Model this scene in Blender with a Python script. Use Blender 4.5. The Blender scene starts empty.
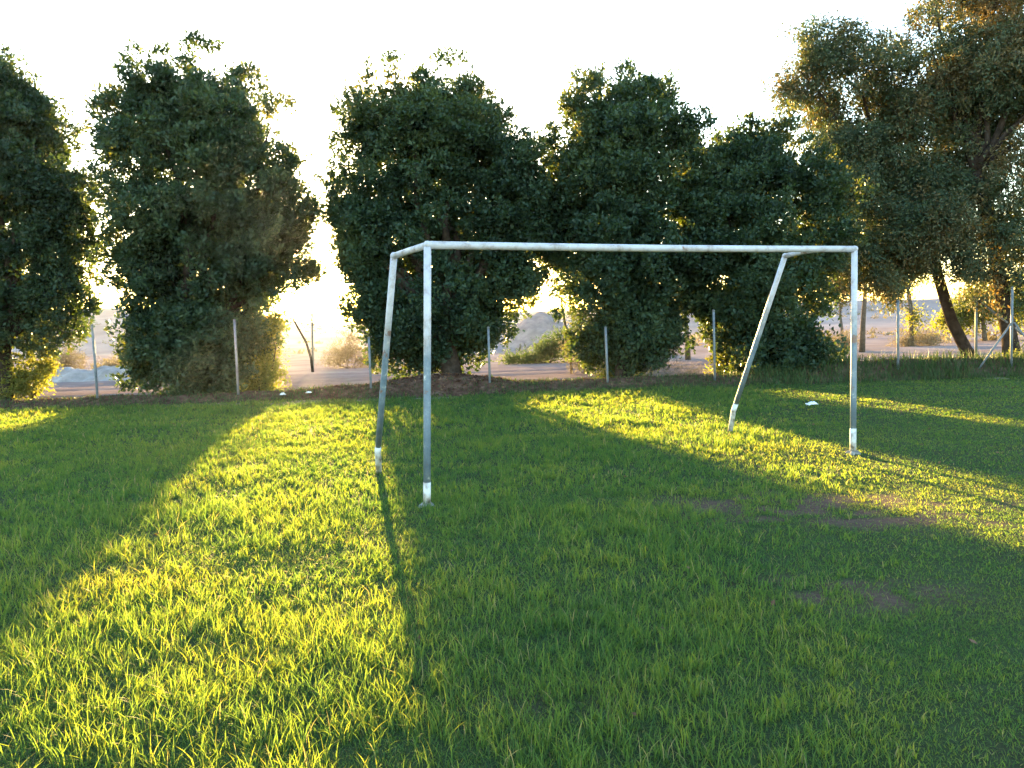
import bpy, math, random
import numpy as np
from mathutils import Vector

SC = bpy.context.scene
COL = SC.collection
rng = np.random.default_rng(7)
random.seed(7)
R = math.radians

# ------------------------------------------------------------------ camera
F, W, H = 796.0, 1024, 768
HC = 1.6
PITCH, ROLL = R(4.1), R(2.0)
SUN_AZ = R(-11.2)          # left of the view axis
SUN_EL = R(4.7)
fw = np.array([0, math.cos(PITCH), -math.sin(PITCH)])
r0 = np.array([1.0, 0, 0])
u0 = np.array([0, math.sin(PITCH), math.cos(PITCH)])
cr = math.cos(ROLL) * r0 - math.sin(ROLL) * u0
cu = math.sin(ROLL) * r0 + math.cos(ROLL) * u0
EYE = np.array([0, 0, HC])


def ray(px, py):
    return fw + (px - 512) / F * cr + (384 - py) / F * cu


def on_ground(px, py, z=0.0):
    d = ray(px, py)
    return EYE + d * ((z - HC) / d[2])


def at_depth(px, py, y):
    d = ray(px, py)
    return EYE + d * (y / d[1])


cam = bpy.data.cameras.new('camera')
camo = bpy.data.objects.new('camera', cam)
COL.objects.link(camo)
from mathutils import Matrix
camo.matrix_world = Matrix(((cr[0], cu[0], -fw[0], 0), (cr[1], cu[1], -fw[1], 0), (cr[2], cu[2], -fw[2], HC), (0, 0, 0, 1)))
cam.sensor_width = 36
cam.lens = 36 * F / W
cam.clip_start = 0.05
cam.clip_end = 6000
SC.camera = camo


# ------------------------------------------------------------------ helpers
def tag(o, label=None, cat=None, group=None, kind=None):
    if label: o['label'] = label
    if cat: o['category'] = cat
    if group: o['group'] = group
    if kind: o['kind'] = kind
    return o


def thing(name, loc, label, cat, group=None):
    o = bpy.data.objects.new(name, None)
    COL.objects.link(o)
    o.empty_display_size = 0.2
    o.location = loc
    return tag(o, label, cat, group)


def link(name, me, m, parent=None, smooth=False):
    """link a mesh given in WORLD coordinates, parented to an unrotated Empty"""
    o = bpy.data.objects.new(name, me)
    COL.objects.link(o)
    if m: me.materials.append(m)
    if parent is not None:
        o.parent = parent
        t = parent
        off = Vector((0, 0, 0))
        while t is not None:
            off += t.location
            t = t.parent
        n = len(me.vertices)
        co = np.empty(n * 3, np.float32)
        me.vertices.foreach_get('co', co)
        co = co.reshape(-1, 3) - np.array(off, np.float32)
        me.vertices.foreach_set('co', co.ravel())
        me.update()
    if smooth:
        me.polygons.foreach_set('use_smooth', [True] * len(me.polygons))
    return o


def mesh_np(name, V, faces_list, attrs=None):
    """V (n,3); faces_list = list of (m,k) int arrays"""
    me = bpy.data.meshes.new(name)
    V = np.asarray(V, np.float32)
    me.vertices.add(len(V))
    me.vertices.foreach_set('co', V.ravel())
    nl = sum(f.size for f in faces_list)
    nf = sum(len(f) for f in faces_list)
    me.loops.add(nl)
    me.polygons.add(nf)
    me.loops.foreach_set('vertex_index', np.concatenate([f.ravel() for f in faces_list]).astype(np.int32))
    tot = np.concatenate([np.full(len(f), f.shape[1], np.int32) for f in faces_list])
    st = np.concatenate([[0], np.cumsum(tot)[:-1]]).astype(np.int32)
    me.polygons.foreach_set('loop_start', st)
    try:
        me.polygons.foreach_set('loop_total', tot)
    except Exception:
        pass
    if attrs:
        for k, a in attrs.items():
            at = me.attributes.new(k, 'FLOAT', 'POINT')
            at.data.foreach_set('value', np.asarray(a, np.float32))
    me.update(calc_edges=True)
    me.validate()
    return me


# value noise
_L = np.random.default_rng(11).random((64, 64, 64)).astype(np.float32)


def noise3(P, f=1.0, seed=0):
    P = np.asarray(P, float) * f + seed * 17.31
    i = np.floor(P).astype(int)
    t = P - i
    t = t * t * (3 - 2 * t)
    out = 0
    for a in (0, 1):
        for b in (0, 1):
            for c in (0, 1):
                w = (t[:, 0] if a else 1 - t[:, 0]) * (t[:, 1] if b else 1 - t[:, 1]) * (t[:, 2] if c else 1 - t[:, 2])
                out = out + w * _L[(i[:, 0] + a) % 64, (i[:, 1] + b) % 64, (i[:, 2] + c) % 64]
    return out


def noise2(x, y, f=1.0, seed=0):
    return noise3(np.stack([x, y, np.zeros_like(x) + 3.7], -1), f, seed)


def fbm2(x, y, f=1.0, seed=0, octv=4):
    s, a, tot = 0, 1.0, 0
    for k in range(octv):
        s = s + a * noise2(x, y, f * 2 ** k, seed + k)
        tot += a
        a *= 0.5
    return s / tot


class TB:
    """tube builder, collects several tubes into one mesh"""
    def __init__(s):
        s.V, s.F4, s.F3, s.n = [], [], [], 0

    def tube(s, pts, rad, seg=10, caps=True, wob=0.0):
        pts = np.asarray(pts, float)
        rad = np.broadcast_to(np.asarray(rad, float), (len(pts),))
        tan = np.gradient(pts, axis=0)
        tan /= np.linalg.norm(tan, axis=1)[:, None] + 1e-9
        ref = np.array([0.13, 0.97, 0.21]) if abs(tan[0][1]) < 0.85 else np.array([0.97, 0.1, 0.2])
        a = np.linspace(0, 2 * np.pi, seg, endpoint=False)
        start = s.n
        for k in range(len(pts)):
            e1 = np.cross(tan[k], ref); e1 /= np.linalg.norm(e1)
            e2 = np.cross(tan[k], e1)
            rr = rad[k] * (1 + wob * rng.uniform(-1, 1, seg))
            s.V.append(pts[k] + (rr * np.cos(a))[:, None] * e1 + (rr * np.sin(a))[:, None] * e2)
        for k in range(len(pts) - 1):
            for j in range(seg):
                j2 = (j + 1) % seg
                s.F4.append((start + k * seg + j, start + k * seg + j2, start + (k + 1) * seg + j2, start + (k + 1) * seg + j))
        s.n += len(pts) * seg
        if caps:
            for k, flip in ((0, 1), (len(pts) - 1, 0)):
                s.V.append(pts[k][None, :])
                c = s.n; s.n += 1
                for j in range(seg):
                    A, B = start + k * seg + j, start + k * seg + (j + 1) % seg
                    s.F3.append((c, B, A) if flip else (c, A, B))
        return s

    def mesh(s, name):
        fl = []
        if s.F4: fl.append(np.array(s.F4))
        if s.F3: fl.append(np.array(s.F3))
        return mesh_np(name, np.concatenate(s.V), fl)


# ------------------------------------------------------------------ materials
def newmat(name):
    m = bpy.data.materials.new(name)
    m.use_nodes = True
    nt = m.node_tree
    nt.nodes.clear()
    out = nt.nodes.new('ShaderNodeOutputMaterial')
    return m, nt, nt.nodes, nt.links, out


def ramp(n, stops):
    r = n.new('ShaderNodeValToRGB')
    el = r.color_ramp.elements
    while len(el) > 1: el.remove(el[-1])
    el[0].position = stops[0][0]; el[0].color = (*stops[0][1], 1)
    for p, c in stops[1:]:
        e = el.new(p); e.color = (*c, 1)
    return r


def noise_node(n, l, scale, detail=5, rough=0.55, coord='Object', vec=None):
    t = n.new('ShaderNodeTexNoise')
    t.inputs['Scale'].default_value = scale
    t.inputs['Detail'].default_value = detail
    t.inputs['Roughness'].default_value = rough
    if vec is None:
        tc = n.new('ShaderNodeTexCoord')
        vec = tc.outputs[coord]
    l.new(vec, t.inputs['Vector'])
    return t


def leaf_mat(name, stops, tstops, tmix=0.4, rough=0.5, spec=0.4):
    m, nt, n, l, out = newmat(name)
    at = n.new('ShaderNodeAttribute'); at.attribute_name = 'tint'
    r1 = ramp(n, stops); r2 = ramp(n, tstops)
    l.new(at.outputs['Fac'], r1.inputs[0]); l.new(at.outputs['Fac'], r2.inputs[0])
    p = n.new('ShaderNodeBsdfPrincipled')
    p.inputs['Roughness'].default_value = rough
    p.inputs['Specular IOR Level'].default_value = spec
    l.new(r1.outputs[0], p.inputs['Base Color'])
    t = n.new('ShaderNodeBsdfTranslucent')
    l.new(r2.outputs[0], t.inputs['Color'])
    mx = n.new('ShaderNodeMixShader'); mx.inputs[0].default_value = tmix
    l.new(p.outputs[0], mx.inputs[1]); l.new(t.outputs[0], mx.inputs[2])
    l.new(mx.outputs[0], out.inputs['Surface'])
    return m


def rough_mat(name, stops, scale=3.0, bump=0.3, bscale=20, rough=0.9, detail=6, coord='Object', spec=0.0):
    m, nt, n, l, out = newmat(name)
    t = noise_node(n, l, scale, detail, 0.6, coord)
    r = ramp(n, stops)
    l.new(t.outputs['Fac'], r.inputs[0])
    p = n.new('ShaderNodeBsdfPrincipled')
    p.inputs['Roughness'].default_value = rough
    p.inputs['Specular IOR Level'].default_value = spec
    l.new(r.outputs[0], p.inputs['Base Color'])
    if bump:
        b = n.new('ShaderNodeBump'); b.inputs['Strength'].default_value = bump
        b.inputs['Distance'].default_value = 0.05
        t2 = noise_node(n, l, bscale, 6, 0.65, coord)
        l.new(t2.outputs['Fac'], b.inputs['Height'])
        l.new(b.outputs[0], p.inputs['Normal'])
    l.new(p.outputs[0], out.inputs['Surface'])
    return m


M = {}
M['ficus'] = leaf_mat('ficus_leaf', [(0, (.017, .033, .020)), (.5, (.030, .058, .034)), (1, (.054, .086, .042))],
                      [(0, (.05, .09, .01)), (.5, (.10, .15, .015)), (1, (.24, .22, .02))], .27, .5, .2)
M['pepper'] = leaf_mat('pepper_leaf', [(0, (.034, .060, .034)), (.6, (.060, .082, .044)), (1, (.135, .105, .05))],
                       [(0, (.08, .12, .02)), (.6, (.14, .16, .03)), (1, (.38, .22, .03))], .2, .6, .2)
M['lit_shrub'] = leaf_mat('shrub_leaf', [(0, (.04, .07, .02)), (1, (.10, .12, .03))],
                          [(0, (.14, .18, .015)), (1, (.36, .32, .03))], .45, .55, .3)
M['far_shrub'] = leaf_mat('far_shrub_leaf', [(0, (.05, .075, .03)), (1, (.10, .12, .05))], [(0, (.08, .12, .02)), (1, (.18, .2, .04))], .35, .7, .1)
M['dry'] = leaf_mat('dry_scrub', [(0, (.15, .12, .07)), (1, (.30, .23, .13))],
                    [(0, (.12, .10, .06)), (1, (.24, .19, .11))], .25, .8, .05)
M['grey_twig'] = leaf_mat('grey_scrub', [(0, (.13, .12, .11)), (1, (.25, .22, .20))],
                          [(0, (.14, .12, .08)), (1, (.25, .2, .15))], .3, .8, .1)
M['grass'] = leaf_mat('grass_blade', [(0, (.028, .076, .032)), (.55, (.050, .114, .042)), (.9, (.088, .138, .045)), (1, (.24, .20, .11))],
                      [(0, (.10, .22, .032)), (.55, (.255, .35, .030)), (.9, (.46, .44, .024)), (1, (.45, .38, .10))], .5, .6, .12)
M['weed'] = leaf_mat('weed_blade', [(0, (.022, .05, .016)), (.7, (.045, .08, .022)), (1, (.16, .12, .06))],
                     [(0, (.06, .11, .012)), (.7, (.12, .17, .015)), (1, (.25, .17, .05))], .16, .6, .2)
M['litter_leaf'] = leaf_mat('fallen_leaf', [(0, (.06, .032, .02)), (.6, (.13, .065, .04)), (1, (.22, .13, .08))],
                            [(0, (.08, .04, .02)), (1, (.2, .1, .04))], .15, .8, .15)
M['bark'] = rough_mat('tree_bark', [(.3, (.022, .017, .014)), (.7, (.07, .053, .042))], 6, .8, 14, .9)
M['pale_bark'] = rough_mat('dry_bark', [(.3, (.10, .075, .055)), (.7, (.2, .16, .12))], 8, .6, 20, .9)
M['sand'] = rough_mat('sandy_soil', [(.28, (.19, .138, .128)), (.5, (.245, .185, .172)), (.72, (.31, .24, .225))], .35, .5, 2.5, .95)
M['road'] = rough_mat('dirt_road', [(.3, (.18, .128, .122)), (.55, (.23, .17, .162)), (.75, (.30, .23, .218))], .8, .6, 3, .95)
M['hill'] = rough_mat('pale_hill', [(.3, (.23, .172, .16)), (.55, (.31, .24, .225)), (.75, (.40, .32, .305))], .06, .8, .5, .95, 8)
M['rubble'] = rough_mat('pale_rubble', [(.3, (.24, .20, .185)), (.55, (.38, .33, .31)), (.75, (.5, .46, .44))], 1.6, 1.0, 5, .95)
M['heap'] = rough_mat('spoil_heap', [(.3, (.19, .14, .13)), (.6, (.29, .225, .21)), (.8, (.38, .31, .295))], 1.6, 1.0, 4, .95)
M['bank'] = rough_mat('leaf_litter_soil', [(.3, (.05, .03, .02)), (.5, (.10, .055, .04)), (.75, (.19, .12, .085))], 5, .9, 18, .95)
M['concrete'] = rough_mat('crumbling_concrete', [(.3, (.22, .20, .175)), (.7, (.46, .43, .39))], 14, .8, 40, .9)
M['plastic'] = rough_mat('white_scrap', [(.3, (.68, .7, .72)), (.7, (.82, .83, .84))], 8, .2, 30, .5)
M['galv'] = rough_mat('galvanised_pipe', [(.3, (.075, .085, .10)), (.7, (.18, .195, .215))], 9, .1, 60, .5, spec=.5)
M['galv_dark'] = rough_mat('weathered_pipe', [(.3, (.08, .085, .09)), (.7, (.16, .165, .17))], 9, .1, 60, .6, spec=.4)


def lawn_mat():
    m, nt, n, l, out = newmat('lawn_soil')
    t1 = noise_node(n, l, 1.3, 6)
    t2 = noise_node(n, l, 26, 5, .7)
    r1 = ramp(n, [(.25, (.040, .030, .018)), (.42, (.034, .048, .016)), (.7, (.045, .075, .020))])
    r2 = ramp(n, [(.3, (.028, .024, .014)), (.7, (.060, .085, .026))])
    l.new(t1.outputs['Fac'], r1.inputs[0]); l.new(t2.outputs['Fac'], r2.inputs[0])
    mx = n.new('ShaderNodeMix'); mx.data_type = 'RGBA'; mx.inputs[0].default_value = .5
    l.new(r1.outputs[0], mx.inputs['A']); l.new(r2.outputs[0], mx.inputs['B'])
    at = n.new('ShaderNodeAttribute'); at.attribute_name = 'bare'
    soil = ramp(n, [(.3, (.07, .036, .027)), (.7, (.14, .085, .062))])
    l.new(t2.outputs['Fac'], soil.inputs[0])
    mx2 = n.new('ShaderNodeMix'); mx2.data_type = 'RGBA'
    l.new(at.outputs['Fac'], mx2.inputs[0]); l.new(mx.outputs['Result'], mx2.inputs['A']); l.new(soil.outputs[0], mx2.inputs['B'])
    p = n.new('ShaderNodeBsdfPrincipled'); p.inputs['Roughness'].default_value = .95
    p.inputs['Specular IOR Level'].default_value = .1
    l.new(mx2.outputs['Result'], p.inputs['Base Color'])
    b = n.new('ShaderNodeBump'); b.inputs['Strength'].default_value = .8; b.inputs['Distance'].default_value = .04
    l.new(t2.outputs['Fac'], b.inputs['Height']); l.new(b.outputs[0], p.inputs['Normal'])
    l.new(p.outputs[0], out.inputs['Surface'])
    return m


M['lawn'] = lawn_mat()


def goal_paint():
    """white paint on the upper pipes, worn to blue-grey metal lower down, rust and chips"""
    m, nt, n, l, out = newmat('worn_goal_paint')
    tc = n.new('ShaderNodeTexCoord')
    sep = n.new('ShaderNodeSeparateXYZ'); l.new(tc.outputs['Object'], sep.inputs[0])
    nz = noise_node(n, l, 3.2, 6, .65, vec=tc.outputs['Object'])
    a = n.new('ShaderNodeMath'); a.operation = 'MULTIPLY_ADD'
    l.new(nz.outputs['Fac'], a.inputs[0]); a.inputs[1].default_value = .9; l.new(sep.outputs['Z'], a.inputs[2])
    mr = n.new('ShaderNodeMapRange'); mr.inputs['From Min'].default_value = 1.75; mr.inputs['From Max'].default_value = 2.1
    l.new(a.outputs[0], mr.inputs['Value'])
    # metal colour: blue grey with streaks
    st = noise_node(n, l, 9, 6, .7, vec=tc.outputs['Object'])
    metal = ramp(n, [(.35, (.12, .165, .215)), (.52, (.16, .21, .265)), (.60, (.22, .27, .31)), (.66, (.6, .6, .62))])
    l.new(st.outputs['Fac'], metal.inputs[0])
    wn = noise_node(n, l, 7, 8, .7, vec=tc.outputs['Object'])
    white = ramp(n, [(.32, (.20, .15, .13)), (.41, (.38, .35, .36)), (.5, (.47, .46, .50)), (.72, (.56, .56, .60))])
    l.new(wn.outputs['Fac'], white.inputs[0])
    mx = n.new('ShaderNodeMix'); mx.data_type = 'RGBA'
    l.new(mr.outputs[0], mx.inputs[0]); l.new(metal.outputs[0], mx.inputs['A']); l.new(white.outputs[0], mx.inputs['B'])
    rn = noise_node(n, l, 5.5, 7, .75, vec=tc.outputs['Object'])
    rr = ramp(n, [(.605, (0, 0, 0)), (.65, (1, 1, 1))])
    l.new(rn.outputs['Fac'], rr.inputs[0])
    mx2 = n.new('ShaderNodeMix'); mx2.data_type = 'RGBA'; mx2.inputs['B'].default_value = (.20, .115, .09, 1)
    l.new(rr.outputs[0], mx2.inputs[0]); l.new(mx.outputs['Result'], mx2.inputs['A'])
    p = n.new('ShaderNodeBsdfPrincipled'); p.inputs['Roughness'].default_value = .45
    l.new(mx2.outputs['Result'], p.inputs['Base Color'])
    b = n.new('ShaderNodeBump'); b.inputs['Strength'].default_value = .25; b.inputs['Distance'].default_value = .004
    l.new(wn.outputs['Fac'], b.inputs['Height']); l.new(b.outputs[0], p.inputs['Normal'])
    l.new(p.outputs[0], out.inputs['Surface'])
    return m


M['goal'] = goal_paint()
M['white_base'] = rough_mat('white_base_paint', [(.34, (.20, .16, .13)), (.43, (.46, .43, .41)), (.52, (.62, .61, .61)), (.7, (.72, .72, .72))], 9, .3, 50, .6, spec=.4)
M['rust'] = rough_mat('rusty_end', [(.3, (.04, .03, .026)), (.7, (.16, .09, .06))], 20, .6, 60, .9)

# ------------------------------------------------------------------ world, sun, view
wd = bpy.data.worlds.new('World')
SC.world = wd
wd.use_nodes = True
nt = wd.node_tree
bg = nt.nodes['Background']
sky = nt.nodes.new('ShaderNodeTexSky')
sky.sky_type = 'NISHITA'
sky.sun_disc = False
sky.sun_elevation = SUN_EL
sky.sun_rotation = SUN_AZ      # 0 = +Y, clockwise seen from above
sky.air_density = 1.0
sky.dust_density = .5
sky.ozone_density = 1.6
hsv = nt.nodes.new('ShaderNodeHueSaturation')
hsv.inputs['Saturation'].default_value = 1.05
nt.links.new(sky.outputs[0], hsv.inputs['Color'])
nt.links.new(hsv.outputs[0], bg.inputs['Color'])
bg.inputs['Strength'].default_value = 0.128

sl = bpy.data.lights.new('sun', 'SUN')
sl.energy = 4.3
sl.angle = R(0.6)
sl.color = (1.0, .66, .22)
so = bpy.data.objects.new('sun', sl)
COL.objects.link(so)
sd = Vector((math.sin(SUN_AZ) * math.cos(SUN_EL), math.cos(SUN_AZ) * math.cos(SUN_EL), math.sin(SUN_EL)))
so.rotation_euler = sd.to_track_quat('Z', 'Y').to_euler()
so.location = (-10, 40, 12)

SC.view_settings.view_transform = 'Standard'
SC.view_settings.look = 'None'
SC.view_settings.gamma = 1
SC.view_settings.exposure = 3.85
SC.view_settings.use_curve_mapping = False
SC.render.engine = 'CYCLES'
SC.cycles.max_bounces = 8
SC.cycles.diffuse_bounces = 4
SC.cycles.transmission_bounces = 4
SC.cycles.transparent_max_bounces = 4
SC.cycles.volume_bounces = 1
SC.cycles.use_denoising = True
SC.cycles.caustics_reflective = False
SC.cycles.caustics_refractive = False


# ------------------------------------------------------------------ ground
def grid(name, xs, ys, zf, attrs=None):
    X, Y = np.meshgrid(xs, ys)
    x, y = X.ravel(), Y.ravel()
    z = zf(x, y)
    nx, ny = len(xs), len(ys)
    i = np.arange(nx - 1)[None, :] + nx * np.arange(ny - 1)[:, None]
    i = i.ravel()
    f = np.stack([i, i + 1, i + nx + 1, i + nx], -1)
    return mesh_np(name, np.stack([x, y, z], -1), [f], attrs(x, y) if attrs else None)


def lawn_z(x, y):
    return 0.035 * (fbm2(x, y, .35, 2) - .5) + 0.02 * (noise2(x, y, 1.7, 5) - .5)


# soil showing through at the goal mouth
b1 = on_ground(815, 505)[:2]; b2 = on_ground(865, 592)[:2]; b3 = on_ground(560, 700)[:2]; b4 = on_ground(960, 520)[:2]


def bare(x, y):
    def spot(c, sx, sy):
        return np.exp(-(((x - c[0]) / sx) ** 2 + ((y - c[1]) / sy) ** 2))
    s = 1.0 * spot(b1, 1.15, .6) + .8 * spot(b2, .5, .3) + .3 * spot(b3, .3, .15) + .7 * spot(b4, .9, .35)
    return np.clip(1.5 * s * np.clip((fbm2(x, y, 5, 3) - .42) * 6, 0, 1.2), 0, 1)


xs = np.concatenate([np.linspace(-30, -14, 20)[:-1], np.linspace(-14, 14, 281), np.linspace(14, 32, 22)[1:]])
ys = np.concatenate([np.linspace(-6, 1.5, 12)[:-1], np.linspace(1.5, 19.4, 200)])
lawn = link('lawn', grid('lawn', xs, ys, lambda x, y: lawn_z(x, y) + .004, lambda x, y: {'bare': bare(x, y)}), M['lawn'])
tag(lawn, kind='structure')
gx = np.unique(np.concatenate([-np.geomspace(1, 2500, 40), np.linspace(-60, 60, 61), np.geomspace(1, 2500, 40)]))
gy = np.unique(np.concatenate([np.linspace(-60, 19.2, 10), np.linspace(19.2, 80, 62), np.geomspace(80, 2500, 40)]))
ground = link('ground', grid('ground', gx, gy, lambda x, y: np.where(y > 19, .12 * (fbm2(x, y, .2, 8) - .5), -.12)), M['sand'])
tag(ground, kind='structure')
# dirt road beyond the fence
rx = np.linspace(-45, 50, 96); ry = np.linspace(22.2, 31.0, 36)


def road_z(x, y):
    ruts = -.05 * (np.exp(-((y - 25.2) / .35) ** 2) + np.exp(-((y - 27.4) / .4) ** 2))
    return .09 + .05 * (fbm2(x, y, .6, 4) - .5) + ruts - .14 * (np.clip((22.6 - y) / .4, 0, 1) + np.clip((y - 30.4) / .6, 0, 1))


tag(link('dirt_road', grid('dirt_road', rx, ry, road_z), M['road'], smooth=True), kind='structure')

# hills
hx = np.linspace(-260, 260, 170); hy = np.linspace(75, 330, 80)


def hill_z(x, y):
    r = np.clip((y - 80) / 110, 0, 1)
    r = r * r * (3 - 2 * r)
    u = x / np.maximum(y, 1)            # direction seen from the lawn
    top = 6.0 + 2.5 * np.exp(-((u + .50) / .18) ** 2) - 3.0 * np.exp(-((u + .2) / .12) ** 2) - 1.6 * np.exp(-((u - .5) / .3) ** 2)
    steps = .35 * np.sin(y * .16 + 2 * noise2(x, y, .02, 3))
    return r * (top * (.65 + .7 * fbm2(x, y, .025, 6)) + steps) + .25 * fbm2(x, y, .2, 2) - .35


tag(link('hills', grid('hills', hx, hy, hill_z), M['hill'], smooth=True), kind='structure')

# pale rubble bank beyond the road, on the left
bx = np.linspace(-30, -9.5, 130); by = np.linspace(31.2, 35, 34)


def rub_z(x, y):
    prof = np.exp(-((y - 33) / 1.0) ** 2) * np.clip((-9.8 - x) / 1.5, 0, 1)
    return -.12 + prof * (.12 + .42 * noise2(x, y, 1.3, 4) + .34 * noise2(x, y, 3.0, 9) + .2 * noise2(x, y, 6.0, 2))


tag(link('rubble_bank', grid('rubble_bank', bx, by, rub_z), M['rubble']), kind='structure')

# spoil heap
hc = at_depth(541, 355, 56.)
X = np.linspace(-6.5, 6.5, 70)
apex = at_depth(543, 311, 56.)


def heap_z(x, y):
    d = np.sqrt((x - hc[0]) ** 2 + ((y - 56) / 1.3) ** 2)
    return -.25 + np.maximum(0, apex[2] + .25 - .54 * d * (1 + .25 * (noise2(x, y, .8, 4) - .5))) + .30 * (noise2(x, y, 1.6, 7) - .5) + .22 * (noise2(x, y, 3.2, 9) - .5)


tag(link('spoil_heap', grid('spoil_heap', hc[0] + X, 56 + X * 1.2, heap_z), M['heap']), 'brown conical spoil heap seen beyond the road between two trees', 'spoil heap', kind='structure')

# leaf-littered bank along the fence
T3 = on_ground(450, 391)
kx = np.linspace(-26, 30, 420); ky = np.linspace(18.0, 22.6, 44)


def bank_z(x, y):
    prof = np.exp(-((y - 20.0) / .75) ** 2)
    h = .22 + .12 * noise2(x, y, .5, 3) + .26 * np.exp(-((x - T3[0]) / 1.5) ** 2) + .22 * np.clip((x - 5.5) / 3, 0, 1)
    return prof * h + .05 * (noise2(x, y, 3, 6) - .5) * prof - .05 - .12 * np.clip((y - 21.8) / .6, 0, 1)


tag(link('earth_bank', grid('earth_bank', kx, ky, bank_z), M['bank'], smooth=True), kind='structure')


# ------------------------------------------------------------------ grass
def blades(x, y, z, h, w, bend, tint, seg3):
    n = len(x)
    ang = rng.uniform(0, 2 * np.pi, n)
    bd = rng.uniform(0, 2 * np.pi, n)
    c, s = np.cos(ang), np.sin(ang)
    bx_, by_ = np.cos(bd) * bend * h, np.sin(bd) * bend * h
    levels = ((0, 1.0), (.40, .85), (.75, .55)) if seg3 else ((0, 1.0), (.55, .75))
    vs = []
    for t, ww in levels:
        px_, py_ = x + bx_ * t * t, y + by_ * t * t
        pz = z + h * (t - .25 * np.minimum(bend, 1.2) * t * t)
        for sg in (-1, 1):
            vs.append(np.stack([px_ + sg * c * w * ww * .5, py_ + sg * s * w * ww * .5, pz], -1))
    vs.append(np.stack([x + bx_, y + by_, z + h * (1 - .25 * np.minimum(bend, 1.2))], -1))
    k = len(vs)
    V = np.stack(vs, 1).reshape(-1, 3)
    o = np.arange(n)[:, None] * k
    quads = [np.concatenate([o + 2 * q, o + 2 * q + 1, o + 2 * q + 3, o + 2 * q + 2], 1) for q in range(len(levels) - 1)]
    q = 2 * (len(levels) - 1)
    tri = np.concatenate([o + q, o + q + 1, o + q + 2], 1)
    return V, np.concatenate(quads), tri, np.repeat(tint, k)


def scatter(d0, d1, dens, margin=1.28, xmin=None):
    half = .645 * margin
    area = half * (d1 * d1 - d0 * d0)
    n = int(area * dens)
    d = np.sqrt(rng.uniform(d0 * d0, d1 * d1, n))
    return rng.uniform(-1, 1, n) * half * d, d


def short_zone(x, y):
    """0 on the long grass, 1 on the close-cropped part to the right of the goal mouth"""
    e = x - (1.3 + .28 * (y - 5)) + 1.6 * (fbm2(x, y, .7, 12) - .5)
    return np.clip(e / 1.6, 0, 1)


Vs, Qs, Ts, As, base = [], [], [], [], 0


def add_blades(*a):
    global base
    V, q, t, tint = blades(*a)
    Vs.append(V); Qs.append(q + base); Ts.append(t + base); As.append(tint)
    base += len(V)


def tints(x, y, lo=.0, hi=.85, dry=.03):
    t = np.clip(.42 + .9 * (fbm2(x, y, 1.1, 21) - .5) + rng.normal(0, .16, len(x)), lo, hi)
    d = rng.random(len(x)) < dry
    t[d] = rng.uniform(.92, 1, d.sum())
    return t


def keep(x, y, p):
    k = rng.random(len(x)) < p
    return x[k], y[k]


for (d0, d1, mat_d, tall_d, mw, mh, tw, th, s3) in (
        (1.9, 4.5, 8500, 1450, .0034, .030, .0044, .10, True),
        (4.5, 7.5, 3800, 800, .0052, .034, .0060, .10, True),
        (7.5, 12, 1400, 420, .0085, .040, .0090, .10, False),
        (12, 19.3, 560, 230, .014, .048, .0140, .10, False)):
    # low mat
    x, y = scatter(d0, d1, mat_d)
    x, y = keep(x, y, np.clip(1 - .8 * bare(x, y), 0, 1) * np.clip(.35 + 1.3 * noise2(x, y, 3.2, 31), 0, 1))
    n = len(x)
    add_blades(x, y, lawn_z(x, y), mh * rng.uniform(.5, 1.6, n) * (1 - .35 * short_zone(x, y)), mw * rng.uniform(.7, 1.3, n), rng.uniform(.3, 1.6, n), tints(x, y, dry=.05), False)
    # tall tufts
    x, y = scatter(d0, d1, tall_d / 5)
    sz = short_zone(x, y)
    x, y = keep(x, y, np.clip((1 - .8 * sz) * (1 - bare(x, y)) * np.clip(-.55 + 2.9 * noise2(x, y, 1.9, 41), .32, 1), 0, 1))
    x = np.repeat(x, 8) + rng.normal(0, .022, len(x) * 8)
    y = np.repeat(y, 8) + rng.normal(0, .022, len(y) * 8)
    n = len(x)
    hh = th * .88 * rng.uniform(.45, 1.35, n) * (1 - .62 * short_zone(x, y)) * (.6 + .8 * noise2(x, y, .8, 51))
    add_blades(x, y, lawn_z(x, y), hh, tw * rng.uniform(.7, 1.3, n), rng.uniform(.1, .9, n), np.clip(tints(x, y) + .10, 0, 1), s3)

me = mesh_np('grass', np.concatenate(Vs), [np.concatenate(Qs), np.concatenate(Ts)], {'tint': np.concatenate(As)})
g = link('grass', me, M['grass'])
tag(g, 'green lawn grass with longer tufts on the left and cropped turf on the right', 'grass', kind='stuff')

# weeds on the bank by the fence
Vs, Qs, Ts, As, base = [], [], [], [], 0
n = 34000
x = rng.uniform(-20, 22, n); y = rng.normal(19.3, .42, n)
right = np.clip((x - 5.0) / 2.0, 0, 1)
k = rng.random(n) < np.clip(.32 + .6 * noise2(x, y, .9, 3) * (noise2(x, y, .4, 8) > .45) + right, 0, 1)
x, y, right = x[k], y[k], right[k]
near3 = np.exp(-((x - T3[0]) / 1.6) ** 2)
k = rng.random(len(x)) > near3 * .85
x, y, right = x[k], y[k], right[k]
n = len(x)
zz = np.maximum(bank_z(x, y), lawn_z(x, y))
add_blades(x, y, zz - .01, (.10 + .13 * right) * rng.uniform(.4, 1.3, n) * (.5 + noise2(x, y, .8, 9)), .013 * rng.uniform(.7, 1.5, n), rng.uniform(.1, .9, n),
           np.clip(rng.normal(.45, .2, n) + .25 * (rng.random(n) < .15), 0, 1), False)
me = mesh_np('bank_weeds', np.concatenate(Vs), [np.concatenate(Qs), np.concatenate(Ts)], {'tint': np.concatenate(As)})
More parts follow.
